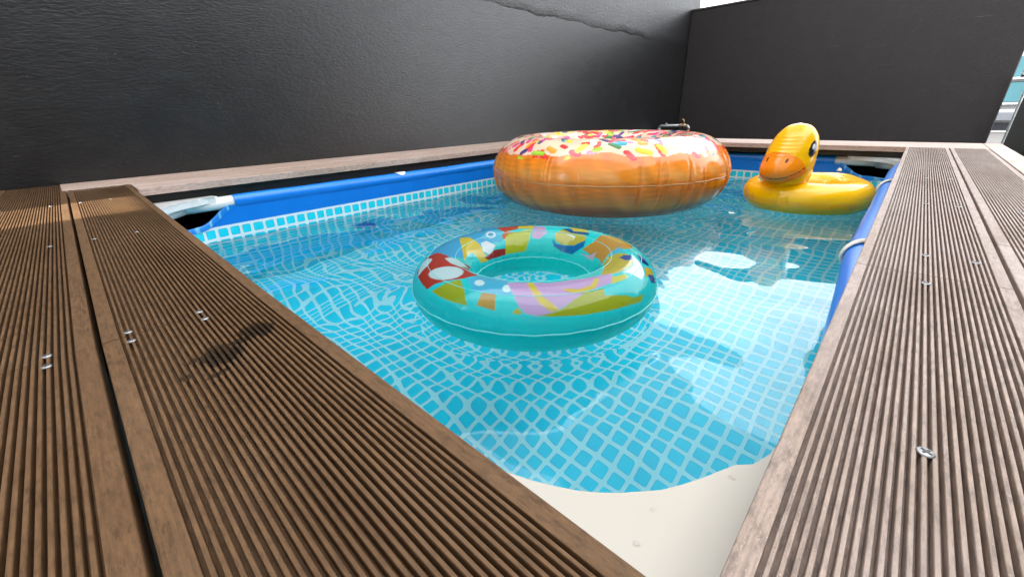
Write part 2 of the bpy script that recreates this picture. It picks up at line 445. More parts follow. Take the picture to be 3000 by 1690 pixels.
# dark gate beside the far wall's end
gt = empty('dark_gate', (.9, 5.0, -.72))
tag(gt, 'black framed gate with a bright metal edge at the right end of the charcoal wall', 'gate')
m_dg = mat_plain('dark_glass', (.012, .014, .012), .12, .6, coat=.4)
MB().box(-.352, .6, -.012, .012, .02, 1.04, .003).build('panel', m_dg, gt)
MB().box(-.366, -.354, -.016, .016, .01, 1.05, .003).build('edge_strip', m_galv, gt)
hg = MB().box(-.41, .6, -.02, .02, 1.052, 1.10, .004).build('top_rail', m_black, gt)
MB().lathe([(.004, 0), (.014, .002), (.016, .012), (.010, .02), (.002, .022)], (-.398, -.042, 1.078), 14, 'y').build('knob', m_white, gt)
MB().tube([(-.19, -.25, .003), (-.19, -.25, .80)], .014, 12).build('pole', m_galv, gt)
MB().lathe([(.002, .80), (.022, .805), (.026, .825), (.02, .845), (.003, .852)], (-.19, -.25, .003), 14).build('pole_knob', m_galv, gt)

# ------------------------------------------------------------------ deck
deck = empty('timber_deck', (-.6, -.3, -.72))
tag(deck, 'brown grooved composite decking laid around the pool on all sides', 'deck')
DX, DY, DZ = .6, .3, .72     # world -> deck-local offset
GP, GW, GD, TH = .0046, .0024, .0065, .023

def board_mesh(L, w, grooved=True, m0=.0125):
    pr = [(0, -TH), (0, -.0014), (.0004, -.0004), (.0014, 0)]
    if grooved:
        k = int((w-2*m0)/GP); st = (w-k*GP)/2
        for i in range(k+1):
            c = st+i*GP; pr += [(c-GW*.5-.0002, 0), (c-GW*.5+.0001, -.0005), (c-GW*.42, -GD), (c+GW*.42, -GD), (c+GW*.5-.0001, -.0005), (c+GW*.5+.0002, 0)]
    pr += [(w-.0014, 0), (w-.0004, -.0004), (w, -.0014), (w, -TH)]
    n = len(pr); v = [(0, y, z) for y, z in pr]+[(L, y, z) for y, z in pr]
    f = [tuple(range(n)), tuple(range(2*n-1, n-1, -1))]+[((i+1) % n, i, n+i, n+(i+1) % n) for i in range(n)]
    return v, f

def board(x, y, L, w, rz, mat, grooved=True, z=0., screws=(), name='deck_board'):
    v, f = board_mesh(L, w, grooved)
    o = mesh(name, v, f, mat, deck, False, (x+DX, y+DY, z+DZ), rz)
    for sx, sy in screws: screw(o, sx, sy, 1.05 if rz > .5 else .84)
    return o

def _screw_mesh():
    mb = MB(); R0 = .0044
    mb.lathe([(.0012, -.004), (.0022, -.0034), (R0, -.0006), (R0, .0002), (R0*.86, .0009), (.0006, .0011)], (0, 0, 0), 20)
    me = D.meshes.new('screw'); me.from_pydata(mb.v, [], mb.f); me.materials.append(m_screw); me.materials.append(m_recess)
    me.polygons.foreach_set('use_smooth', [True]*len(me.polygons))
    # cross recess
    k = len(mb.v); c = MB()
    c.box(-.0026, .0026, -.0006, .0006, .0005, .00135); c.box(-.0006, .0006, -.0026, .0026, .0005, .00138)
    me2 = D.meshes.new('screw'); me2.from_pydata(mb.v+c.v, [], mb.f+[tuple(i+k for i in q) for q in c.f])
    me2.materials.append(m_screw); me2.materials.append(m_recess)
    me2.polygons.foreach_set('material_index', [0]*len(mb.f)+[1]*len(c.f))
    me2.polygons.foreach_set('use_smooth', [True]*len(mb.f)+[False]*len(c.f))
    return me2
SCREW = _screw_mesh()
def screw(parent, sx, sy, sc=.86):
    o = D.objects.new('screw', SCREW); COL.objects.link(o); o.parent = parent; o.location = (sx, sy, -.0002); o.scale = (sc, sc, 1.)
    o.rotation_euler = (rng.uniform(-.05, .05), rng.uniform(-.05, .05), rng.uniform(0, 1.5))

# near run, boards lie along X. The far pieces sit a touch askew.
KR = rad(-.55)
SX = -.4945
for i, (y0, w, xl) in enumerate(((-.1485, .1475, -1.895), (-.3015, .1485, -2.104), (-.4535, .148, -2.104))):
    sy = (w-.018, .028) if i != 0 else (.079, .020)
    sy = (.020, .079) if i == 0 else (.117, .03)
    near = board(SX+.0008, y0, abs(SX)-.004, w, 0, m_deck, True, 0, [(.014, s) for s in sy])
    L = SX-.0008-xl
    board(SX-.0008-L*math.cos(KR), y0-L*math.sin(KR), L, w, KR, m_deck, True, 0,
          [(L-.010, s) for s in sy]+[(L-.526, s) for s in sy]+[(L-1.065, s) for s in sy])
# the corner field below the camera
for i, (y0, w) in enumerate(((-.1485, .1475), (-.3015, .1485), (-.4535, .148))):
    pass
# right run, boards lie along Y (local x -> +Y, local y -> -X)
SYR = .538
right = ((.1385, .1355, m_deck_r, True), (.2575, .1150, m_deck_r, True), (.3190, .0575, m_trim, False))
for i, (xr, w, mt, gr) in enumerate(right):
    sc1 = [(.60+.173, .0695), (.60+.505, .0695)] if i == 0 else ([(.60+.40, .06), (.60+.40, .02)] if i == 1 else [])
    if i == 2:
        board(xr, -.60, 3.434, w, rad(90), mt, gr, .0, [])
        continue
    sj = SYR if i == 0 else SYR+.21
    board(xr, -.60, .60+sj-.0008, w, rad(90), mt, gr, 0, sc1)
    yy = (.628, 1.035, 1.445, 2.2)
    board(xr, sj+.0008, 2.508-sj, w, rad(90), mt, gr, 0,
          [(q-sj, s) for q in yy if q-sj > .05 for s in ((.0695, .0235) if i == 0 else (.062, .022))])
# smooth coping along the left wall and the far end
board(-1.8965, -.1475, 2.981, .2100, rad(90), m_trim, False, .0015, [(.5, .1), (1.3, .1)], 'coping_board')
board(-1.7195, .0165, 2.490, .1755, rad(90), m_trim, False, .0005, [(.55, .09), (1.5, .09)], 'coping_board')
board(-1.895, 2.5105, 2.154, .160, 0, m_trim, False, .0, [(.5, .08), (1.5, .08)], 'coping_board')
board(-1.895, 2.672, 2.154, .162, 0, m_trim, False, .0, [(.5, .08)], 'coping_board')
def rail(x0, x1, y0, y1, z0, z1, name='frame_rail', mat=None):
    MB().box(x0+DX, x1+DX, y0+DY, y1+DY, z0+DZ, z1+DZ, .003).build(name, mat or m_blackrail, deck)
rail(-1.80, -1.745, .03, 2.53, -.064, -.0255)
rail(-1.86, -1.802, .03, 2.53, -.030, -.0245)
rail(-1.74, .0, 2.535, 2.59, -.0505, -.0255)
rail(-1.74, .0, 2.592, 2.66, -.030, -.0245)
rail(.025, .075, -.6, 2.50, -.064, -.0255)
rail(-1.7, .02, -.08, -.03, -.064, -.0255)
# black boards added round the deck's outer faces to keep light out below
rail(-2.10, .315, 2.815, 2.832, -.71, -.026, 'skirt_blocker', m_under)
rail(.298, .3145, -.6, 2.812, -.71, -.026, 'skirt_blocker', m_under)
rail(-2.10, -2.085, -.6, 2.812, -.71, -.026, 'skirt_blocker', m_under)
rail(-2.083, .296, -.60, -.585, -.71, -.026, 'skirt_blocker', m_under)

# ------------------------------------------------------------------ pool
TX0, TX1, TY0, TY1, TZ, TR = -1.722, .024, -.012, 2.588, -.078, .0225
def bow(y):
    q = np.clip((np.asarray(y, float)-.30)/.65, 0, 1)
    e = np.clip((2.45-np.asarray(y, float))/.3, 0, 1)
    return -.026*q*q*(3-2*q)*(.5+.5*e)
pool = empty('frame_pool', (-.87, 1.29, -.72))
tag(pool, 'rectangular blue frame pool with tile printed liner sunk in the deck', 'pool')
PX, PY, PZ = .87, -1.29, .72
def PL(p): return (p[0]+PX, p[1]+PY, p[2]+PZ)

def perim(x0, x1, y0, y1, r, n):
    """rounded rectangle: points, arclength, corner weight"""
    P = []
    def arc(cx, cy, a0):
        for i in range(25): a = rad(a0+90*i/24); P.append((cx+r*math.cos(a), cy+r*math.sin(a)))
    arc(x1-r, y1-r, 0); arc(x0+r, y1-r, 90); arc(x0+r, y0+r, 180); arc(x1-r, y0+r, 270)
    P = np.array(P+[P[0]]); s = np.concatenate([[0], np.cumsum(np.hypot(*np.diff(P, axis=0).T))])
    t = np.linspace(0, s[-1], n+1)
    return np.stack([np.interp(t, s, P[:, 0]), np.interp(t, s, P[:, 1])], -1), t
LX0, LX1, LY0, LY1, LR = TX0+.018, TX1-.014, TY0+.016, TY1-.016, .20
PP, SS = perim(LX0, LX1, LY0, LY1, LR, 700)
corner = np.array([(LX0, LY0), (LX0, LY1), (LX1, LY0), (LX1, LY1)])
dc = np.min(np.hypot(PP[:, None, 0]-corner[None, :, 0], PP[:, None, 1]-corner[None, :, 1]), 1)
dip = np.clip((.275-dc)/(.275-.13), 0, 1); dip = dip*dip*(3-2*dip)
top = TZ+.012-(.078*dip)
rows = 26
Xl = np.zeros((len(PP), rows, 3)); UVl = np.zeros((len(PP), rows, 2))
cen = np.array([(LX0+LX1)/2, (LY0+LY1)/2])
for j in range(rows):
    q = j/(rows-1); z = top*(1-q)+(ZF-.004)*q
    bul = .010*np.sin(math.pi*q)*1.0
    d = PP-cen; dn = d/np.linalg.norm(d, axis=1, keepdims=True)
    wav = .0022*np.sin(SS*41)+.0016*np.sin(SS*97+1.3)
    off = (bul+wav*min(1, q*4))[:, None]*dn
    Xl[:, j, :2] = PP+off; Xl[:, j, 0] += bow(PP[:, 1])*(PP[:, 0] > cen[0])*np.clip((PP[:, 0]-(LX1-.1))/.1, 0, 1); Xl[:, j, 2] = z+(.0012*np.sin(SS*23)+.001*np.sin(SS*61))*(q > 0)
    UVl[:, j, 0] = SS; UVl[:, j, 1] = Xl[:, j, 2]-ZT
lin_o = grid_mesh('liner_wall', Xl+np.array([PX, PY, PZ]), m_liner, pool, uv=UVl)
# floor with soft wrinkles
nx, ny = 120, 180
gx = np.linspace(LX0-.05, LX1+.05, nx); gy = np.linspace(LY0-.05, LY1+.05, ny)
GX, GY = np.meshgrid(gx, gy, indexing='ij')
r2 = np.random.RandomState(3); H = np.zeros_like(GX)
for k in range(14):
    lam = r2.uniform(.15, .6); a = r2.uniform(0, 2*math.pi); H += .0011*np.sin(2*math.pi/lam*(GX*math.cos(a)+GY*math.sin(a))+r2.uniform(0, 6.3))
FX = np.stack([GX+PX, GY+PY, ZF+H+PZ], -1)
grid_mesh('liner_floor', FX, m_liner, pool, uv=np.stack([GX+.012, GY+.01], -1))
# hem of printed cloth along the dipped corners
hm = MB()
for c in corner:
    idx = [i for i in range(len(PP)) if math.hypot(PP[i, 0]-c[0], PP[i, 1]-c[1]) < .262]
    # split wrap-around runs
    runs = []; cur = []
    for i in idx:
        if cur and i != cur[-1]+1: runs.append(cur); cur = []
        cur.append(i)
    runs.append(cur)
    for rn in runs:
        v = []; f = []
        for k, i in enumerate(rn):
            dn = (PP[i]-cen)/np.linalg.norm(PP[i]-cen); zt = top[i]
            for (a, h) in ((-.003, -.016), (-.0042, -.002), (-.002, .003), (.004, .002), (.008, -.006)):
                v.append(PL((PP[i, 0]+dn[0]*a, PP[i, 1]+dn[1]*a, zt+h)))
        for k in range(len(rn)-1):
            for j in range(4): f.append((k*5+j, (k+1)*5+j, (k+1)*5+j+1, k*5+j+1))
        o = mesh('hem', v, f, None, pool, True)
        me = o.data
        t = NT('hem_print'); uvx = t.sepxyz(t.pos()); g = t.math('ADD', uvx[0], uvx[1])
        st = t.rng(t.math('ABSOLUTE', t.math('SUBTRACT', t.math('FRACT', t.math('DIVIDE', g, .03)), .5)), .36, .40)
        t.bsdf(t.mix(st, (.005, .22, .70), (.16, .46, .72)), .35, .5)
        me.materials.append(t.m)

# rim: white pipes inside blue sleeves
SE = .27
def sleeve(a, b_, bowed=False):
    a = Vector(a); b_ = Vector(b_); n = 40
    pts = []; rr = []
    for i in range(n+1):
        q = i/n; p = a.lerp(b_, q); p.z += -.004*math.sin(math.pi*q); p.x += float(bow(p.y)) if bowed else 0.; pts.append(PL(p)); rr.append(TR+.0012+.0006*math.sin(q*37))
    MB().tube(pts, rr, 24, False).build('rim_sleeve', m_blue, pool, True)
sleeve((TX0, TY0+SE, TZ), (TX0, TY1-SE, TZ))
sleeve((TX0+SE, TY1, TZ), (TX1-SE, TY1, TZ))
sleeve((TX1, TY1-SE+.05, TZ), (TX1, TY0+SE, TZ), True)
sleeve((TX0+SE, TY0, TZ), (TX1-SE, TY0, TZ))
def pipe(a, b_): MB().tube([PL(a), PL(b_)], TR-.0005, 24).build('frame_pipe', m_white, pool, True)
for x in (TX0, TX1):
    pipe((x, TY0+.02, TZ), (x, TY0+SE+.05, TZ)); pipe((x, TY1-SE-.02, TZ), (x, TY1-.02, TZ))
for y in (TY0, TY1):
    pipe((TX0+.02, y, TZ), (TX0+SE+.05, y, TZ)); pipe((TX1-SE-.05, y, TZ), (TX1-.02, y, TZ))
# corner plates: curved inner edge measured at the near corner, mirrored to the others
CURV = [(-.185, .020), (-.165, .023), (-.145, .028), (-.127, .034), (-.111, .041), (-.097, .048), (-.085, .056), (-.071, .066), (-.058, .079), (-.045, .095), (-.036, .110),
        (-.027, .127), (-.021, .140), (-.015, .152), (-.005, .162), (.001, .180), (.004, .205)]
def plate(mx, my, mat, zt):
    pts = CURV+[(.02, .215), (.062, .205), (.066, -.045), (.05, -.058), (-.19, -.056), (-.20, -.04), (-.20, .010)]
    W_ = []
    for x, y in pts:
        X_ = x if not mx else (TX0+TX1)-x; Y_ = y if not my else (TY0+TY1)-y
        W_.append((X_+PX, Y_+PY))
    if mx != my: W_ = W_[::-1]
    n = len(W_); c = np.mean(W_, 0); v = []; f = []
    prof = [(0., -.020), (0., -.004), (.0022, -.0008), (.006, 0.)]
    for ins, dz in prof:
        for x, y in W_:
            d = np.array([x, y])-c; d /= np.linalg.norm(d)
            v.append((x-d[0]*ins, y-d[1]*ins, zt+dz+PZ))
    for k in range(len(prof)-1):
        for i in range(n): f.append((k*n+i, k*n+(i+1) % n, (k+1)*n+(i+1) % n, (k+1)*n+i))
    f.append(tuple((len(prof)-1)*n+i for i in range(n))); f.append(tuple(range(n-1, -1, -1)))
    return mesh('corner_plate', v, f, mat, pool)
np_ = plate(False, False, m_cream, -.0515); np_['label'] = 'cream near corner plate with a curved edge'
plate(True, False, m_white, -.0515); plate(True, True, m_white, -.0515); plate(False, True, m_white, -.0515)
# support struts under the far corners
for sx, x0, y0, dy in ((1, TX0, TY0, 1), (-1, TX1, TY1, -1), (1, TX0, TY1, -1)):
    MB().tube([PL((x0+sx*.005, y0+dy*.115, TZ-.006)), PL((x0+sx*.10, y0+dy*.012, TZ-.010))], .017, 14).build('corner_brace', m_white, pool, True)
# white joint caps showing through half-moon cut-outs of the sleeve
def cap(cx, cy, along, inward):
    v = []; f = []; na, nb = 14, 10; R_ = TR+.0030
    for i in range(na+1):
        u = -1+2*i/na; h = math.sqrt(max(0, 1-u*u))
        for j in range(nb+1):
            a = rad(102)-rad(74)*h*j/nb
            d = R_*math.cos(a); z = TZ-.002+R_*math.sin(a)
            v.append(PL((cx+along[0]*u*.027+inward[0]*d, cy+along[1]*u*.027+inward[1]*d, z)))
    for i in range(na):
        for j in range(nb): f.append((i*(nb+1)+j, (i+1)*(nb+1)+j, (i+1)*(nb+1)+j+1, i*(nb+1)+j+1))
    mesh('joint_cap', v, f, m_white, pool, True)
cap(TX0, .957, (0, 1), (1, 0)); cap(-.815, TY1, (1, 0), (0, -1))
# straps tied round the right-hand rim
def strap(y0, skew, w=.0075):
    cx = TX1+float(bow(y0)); R_ = TR+.0045; v = []; f = []; na = 40
    for i in range(na+1):
        a = rad(-120+300*i/na); tw = skew*math.cos(a)
        c_ = (cx-R_*math.cos(a)*1.0, y0+tw, TZ-.003+R_*math.sin(a)*1.0)
        for k in range(8):
            b_ = 2*math.pi*k/8; ra = .0042*math.cos(b_); ya = w*math.sin(b_)
            v.append(PL((c_[0]-ra*math.cos(a), c_[1]+ya, c_[2]+ra*math.sin(a))))
    for i in range(na):
        for k in range(8): f.append((i*8+k, i*8+(k+1) % 8, (i+1)*8+(k+1) % 8, (i+1)*8+k))
    mesh('tie_strap', v, f, m_strap, pool, True)
strap(.885, -.022, .0145); strap(1.775, -.03, .013)
# outlet fitting under water on the left wall
fo = MB().lathe([(.002, .050), (.030, .050), (.034, .046), (.036, .016), (.050, .014), (.056, .006), (.056, -.012)], PL((LX0+.004, .735, -.43)), 28, 'x').build('outlet_fitting', m_fitting, pool, True)

# ------------------------------------------------------------------ water
wx = np.arange(LX0-.03, LX1+.03, .0068); wy = np.arange(LY0-.03, LY1+.03, .0068)
WX, WY = np.meshgrid(wx, wy, indexing='ij')
r3 = np.random.RandomState(11); H = np.zeros_like(WX)
amp = .40+.46*np.clip((-.22-WX+.12*(WY-.8))/.55, 0, 1)
for k in range(46):
    lam = .11*math.exp(r3.uniform(0, math.log(4.2))); a = r3.uniform(0, 2*math.pi); ph = r3.uniform(0, 6.3)
    sl_ = .0140*(lam/.12)**.15
    wob = .35*np.sin(3.1*WX+1.7*WY+ph)
    H += sl_*lam/(2*math.pi)*np.sin(2*math.pi/lam*(WX*math.cos(a)+WY*math.sin(a))+ph+wob)
for (cx_, cy_, R0) in ((-.538, .531, .27), (-1.05, 1.69, .52), (-.26, 2.0, .24)):
    d = np.hypot(WX-cx_, WY-cy_)-R0
    H += .0011*np.exp(-np.abs(d)/.10)*np.sin(d*2*math.pi/.055)
    H += .0022*np.exp(-np.abs(d)/.006)
Z = ZW+H*amp
# keep the sheet inside the liner
ix = np.clip(np.abs(WX-cen[0])-((LX1-LX0)/2-LR), 0, None); iy = np.clip(np.abs(WY-cen[1])-((LY1-LY0)/2-LR), 0, None)
keep = np.hypot(ix, iy) < LR+.014
me_w = grid_mesh('water', np.stack([WX, WY, Z], -1), m_water)
import bmesh
bm = bmesh.new(); bm.from_mesh(me_w.data); bm.verts.ensure_lookup_table()
kf = keep.reshape(-1); bmesh.ops.delete(bm, geom=[v for v in bm.verts if not kf[v.index]], context='VERTS')
bm.to_mesh(me_w.data); bm.free(); structure(me_w)

# ------------------------------------------------------------------ swim ring (printed upper half, clear teal film below)
RING = [[[70,170,215],[[215.2,46.8],[211.0,51.0],[202.8,57.6],[195.8,65.4],[187.8,65.4],[181.0,67.8],[174.8,70.2],[166.2,71.4],[158.0,72.6],[157.6,106.8],[163.0,136.8],[174.6,135.6],[186.4,131.4],[202.4,136.8],[224.0,133.2],[227.6,123.6],[232.0,107.4],[231.6,92.4],[227.4,76.2]]],[[205,55,35],[[235.6,35.4],[232.6,49.2],[225.2,57.6],[223.4,79.8],[228.2,94.2],[234.0,106.2],[239.8,123.6],[229.6,153.0],[275.6,109.2],[272.8,82.8],[269.8,74.4],[266.4,66.6],[260.8,50.4],[258.2,35.4],[246.8,36.6]]],[[225,235,235],[[264.0,101.4],[267.8,90.6],[268.6,79.2],[266.4,70.2],[262.8,62.4],[258.0,57.0],[253.4,54.0],[249.8,55.2],[248.2,60.0],[248.4,69.6],[249.8,81.0],[251.6,93.0],[254.0,103.2],[258.0,107.4]]],[[225,235,235],[[239.6,38.4],[231.6,48.6],[228.0,59.4],[231.4,70.8],[234.6,72.0],[239.8,61.8],[241.2,48.0],[242.0,38.4]]],[[225,235,235],[[236.0,94.8],[233.6,102.0],[233.8,116.4],[239.8,130.8],[246.4,134.4],[253.0,111.0],[246.4,100.8]]],[[180,180,35],[[261.6,36.6],[264.6,49.2],[266.6,61.2],[271.8,77.4],[279.2,58.2],[283.8,36.0],[278.0,34.8],[270.8,34.8]]],[[235,195,50],[[190.8,84.0],[186.6,99.0],[186.6,128.4],[188.4,149.4],[186.2,171.0],[200.2,165.6],[203.8,135.6],[229.2,133.8],[215.6,125.4],[204.0,111.0]]],[[175,45,40],[[190.8,160.2],[174.2,151.2],[160.4,153.6],[162.0,168.6],[173.2,169.8],[186.0,168.6]]],[[215,60,30],[[158.2,73.2],[149.8,73.2],[140.0,73.8],[142.6,102.6],[154.0,109.8],[157.2,104.4]]],[[240,190,40],[[140.0,73.8],[134.4,73.8],[128.8,74.4],[130.0,103.2],[142.6,102.6]]],[[240,235,235],[[184.4,126.6],[177.0,125.4],[170.6,142.2],[176.0,153.0],[182.0,157.8],[188.6,145.2]]],[[95,190,220],[[178.8,111.6],[165.6,90.6],[156.0,102.6],[161.0,132.0],[170.6,136.2]]],[[240,240,240],[[163.8,114.0],[165.2,118.2],[167.2,120.6],[169.4,121.2],[171.4,119.4],[172.8,116.4],[172.8,111.6],[172.0,106.8],[170.2,102.0],[168.0,97.8],[166.0,97.2],[164.4,99.6],[163.4,103.8],[163.2,109.2]]],[[70,150,200],[[165.6,112.8],[166.4,115.2],[167.6,116.4],[168.8,116.4],[170.0,115.8],[170.6,114.0],[170.8,111.0],[170.4,108.6],[169.4,106.2],[168.2,104.4],[167.0,103.8],[166.0,105.0],[165.4,107.4],[165.2,109.8]]],[[225,95,35],[[155.4,108.6],[146.2,112.8],[155.2,124.8],[159.8,135.6],[159.2,122.4]]],[[205,195,40],[[156.6,127.2],[151.8,117.0],[144.4,114.0],[137.2,109.2],[130.4,102.6],[133.8,138.6],[138.2,165.6],[149.8,167.4],[162.0,167.4],[159.8,148.2]]],[[225,165,205],[[129.6,93.0],[121.8,88.2],[117.6,119.4],[123.8,137.4],[131.0,133.2]]],[[20,110,175],[[111.6,134.4],[105.6,145.8],[95.2,147.0],[84.4,140.4],[77.6,121.2],[74.2,139.2],[84.0,162.6],[97.2,162.6],[107.4,153.0]]],[[215,185,60],[[109.8,121.2],[106.2,102.0],[97.0,98.4],[80.0,112.8],[78.2,124.8],[86.6,142.8],[99.2,146.4],[107.0,139.2]]],[[20,90,150],[[106.4,99.6],[102.0,91.8],[92.6,96.0],[83.0,96.6],[80.0,106.2],[88.2,109.2],[96.6,111.0]]],[[230,195,60],[[103.6,80.4],[97.8,78.0],[92.8,71.4],[83.8,96.0],[96.0,103.2]]],[[240,240,240],[[101.0,115.8],[90.2,118.8],[89.8,135.6],[91.4,123.6]]],[[225,150,55],[[73.4,145.8],[68.8,120.0],[72.8,90.6],[69.6,69.0],[57.0,72.6],[49.4,62.4],[41.4,76.2],[39.2,93.0],[40.8,107.4],[29.6,127.8],[15.8,131.4],[56.4,147.6]]],[[240,175,70],[[73.2,89.4],[68.8,78.6],[66.6,62.4],[58.2,62.4],[52.8,53.4],[49.6,76.8],[53.2,88.2],[63.0,91.2]]],[[220,180,200],[[75.6,155.4],[59.8,150.0],[53.4,134.4],[48.2,154.2],[61.4,156.6]]],[[80,190,215],[[34.4,122.4],[44.2,97.2],[40.4,91.2],[30.4,106.2]]],[[215,180,50],[[15.2,126.0],[29.4,123.0],[32.4,104.4],[30.4,87.0],[23.2,76.8],[12.6,74.4],[-0.6,78.6],[-7.0,82.8],[-13.2,85.8],[-7.2,96.6]]],[[20,70,150],[[22.6,100.2],[28.0,93.0],[28.6,79.2],[21.0,78.0],[18.6,88.2]]],[[245,245,240],[[28.6,79.2],[20.0,61.2],[12.4,48.0],[6.8,46.8],[3.8,69.6],[1.0,75.0],[13.8,72.0]]],[[20,60,140],[[33.0,70.2],[33.0,59.4],[27.8,45.6],[24.4,47.4],[23.0,62.4]]],[[240,180,40],[[20.0,54.6],[24.8,39.6],[21.8,31.8],[11.6,44.4]]],[[25,60,150],[[15.2,43.2],[20.2,34.8],[20.0,16.2],[13.0,30.0]]],[[85,185,220],[[274.6,82.2],[276.2,108.6],[280.8,117.6],[287.8,117.0],[294.8,111.6],[301.0,70.2],[300.6,60.6],[297.0,61.8],[293.4,62.4],[288.6,62.4],[283.4,62.4]]],[[230,240,240],[[285.4,84.0],[285.8,80.4],[285.6,76.8],[284.8,75.0],[283.8,73.8],[282.6,74.4],[281.4,75.6],[280.4,78.6],[280.0,81.6],[279.8,85.8],[280.4,88.8],[281.4,90.6],[282.8,90.0],[284.2,87.6]]],[[230,240,240],[[300.4,78.0],[300.4,73.8],[300.0,70.8],[299.4,69.0],[298.4,68.4],[297.4,69.6],[296.6,72.0],[296.0,75.6],[295.8,79.8],[296.0,84.0],[296.8,86.4],[297.8,87.6],[299.0,85.2],[300.0,81.6]]],[[205,150,50],[[287.6,63.0],[294.2,62.4],[295.2,48.0],[295.8,34.8],[292.0,37.2],[287.8,39.0]]],[[215,165,210],[[296.2,97.2],[300.8,100.8],[305.6,102.0],[310.6,102.0],[315.2,99.6],[319.8,96.0],[324.8,98.4],[329.8,99.0],[334.6,97.2],[339.4,94.8],[345.0,92.4],[350.4,88.8],[355.8,84.0],[348.8,65.4],[343.0,64.8],[337.6,63.0],[332.6,60.0],[328.0,52.8],[324.0,45.6],[320.4,38.4],[316.8,33.6],[311.8,30.0],[307.6,33.6],[304.8,44.4],[301.2,67.8]]],[[235,195,60],[[307.0,100.2],[310.2,100.2],[312.4,76.2],[314.4,61.8],[317.6,49.8],[320.4,38.4],[317.4,35.4],[312.8,49.8],[311.0,63.0],[308.8,79.2]]],[[235,195,60],[[321.0,95.4],[323.8,75.6],[327.6,72.6],[331.2,69.0],[338.2,72.6],[343.8,86.4],[345.8,82.8],[339.4,66.0],[332.6,60.0],[329.4,63.0],[326.0,65.4],[323.4,77.4]]],[[205,185,45],[[302.2,33.6],[304.4,42.6],[306.4,34.2],[305.6,32.4]]],[[230,205,70],[[352.4,76.2],[361.6,70.2],[360.0,60.6],[353.8,62.4],[348.2,63.6]]],[[185,180,30],[[320.4,37.8],[324.0,45.0],[328.0,52.8],[332.6,60.0],[337.6,60.6],[342.6,60.0],[341.0,48.6],[346.0,43.8],[351.4,37.8],[354.4,30.0],[362.6,24.6],[358.6,16.2],[352.2,20.4],[346.8,22.2],[342.0,23.4],[337.6,24.6],[333.6,25.8],[329.6,25.8],[326.4,27.0],[323.0,27.6],[320.0,28.2],[316.8,28.8],[311.8,30.0],[316.8,33.6]]]]
rg = empty('swim_ring', (-.538, .531, ZW))
tag(rg, 'small teal swim ring with colourful cartoon print floating nearest', 'swim ring')
Rm, rm, sqr = .199, .069, .9; zc_ = rm*sqr*.85+.002
nth, nph = 1000, 260
th = np.linspace(0, 2*math.pi, nth+1)[:-1]; ph = np.linspace(-math.pi, math.pi, nph+1)[:-1]
T_, P_ = np.meshgrid(th, ph, indexing='ij')
r4 = np.random.RandomState(5)
# puckers at the inner and outer welds
puck = np.zeros_like(T_)
for k in range(70):
    t0 = r4.uniform(0, 2*math.pi); wd = r4.uniform(.012, .03); a = r4.uniform(.3, 1.)
    dd = (T_-t0+math.pi) % (2*math.pi)-math.pi
    side = r4.rand() < .45
    pc = 0. if side else math.pi
    pd = (P_-pc+math.pi) % (2*math.pi)-math.pi
    puck += a*np.exp(-(dd/wd)**2)*np.exp(-(pd/.42)**2)*(.0016 if side else .0026)
rr_ = rm-puck-.0010*np.exp(-((P_)/.05)**2)-.002*np.exp(-(((P_+2*math.pi) % (2*math.pi)-math.pi)/.08)**2)
rho = Rm+rr_*np.cos(P_)
Xr = np.stack([rho*np.cos(T_), rho*np.sin(T_), zc_+rr_*sqr*np.sin(P_)], -1)
teal = np.array(lin((45, 222, 220))); teal_lo = np.array(lin((0, 215, 210)))
Cr = np.ones((nth, nph, 4)); Cr[..., :3] = teal; Cr[..., 3] = .72
Cr[P_ < -.02] = tuple(teal_lo)+(.80,)
Td = np.degrees(T_); Pd = np.degrees(P_)
for col, poly in RING:
    lc = np.array([x*.92 for x in lin(col)]+[.97])
    for sh in (-360, 0, 360):
        cov = sum(in_poly(Td+sh+a_, Pd+b_, poly).astype(float) for a_, b_ in ((0, 0), (.2, .35), (-.2, .35), (.2, -.35), (-.2, -.35)))/5
        if cov.any(): Cr = Cr*(1-cov[..., None])+lc*cov[..., None]
grid_mesh('tube', Xr, m_vinyl_clear, rg, True, True, Cr)
def ring_line(R_, z, r, name, mat, parent, wob=0.):
    pts = [(R_*math.cos(a)+0, R_*math.sin(a), z+wob*math.sin(a*31)) for a in np.linspace(0, 2*math.pi, 181)]
    MB().tube(pts, r, 6, False).build(name, mat, parent, True)
ring_line(Rm+rm+.0012, zc_, .0011, 'weld_seam', m_seam, rg, .0006)
ring_line(Rm-rm-.0006, zc_, .0010, 'weld_seam', m_seam, rg, .0006)
ring_line(Rm+rm*math.cos(rad(62)), zc_+rm*sqr*math.sin(rad(62))+.0001, .0006, 'print_seam', m_seam, rg)
ring_line(Rm-rm*math.cos(rad(66)), zc_+rm*sqr*math.sin(rad(66))+.0001, .0006, 'print_seam', m_seam, rg)

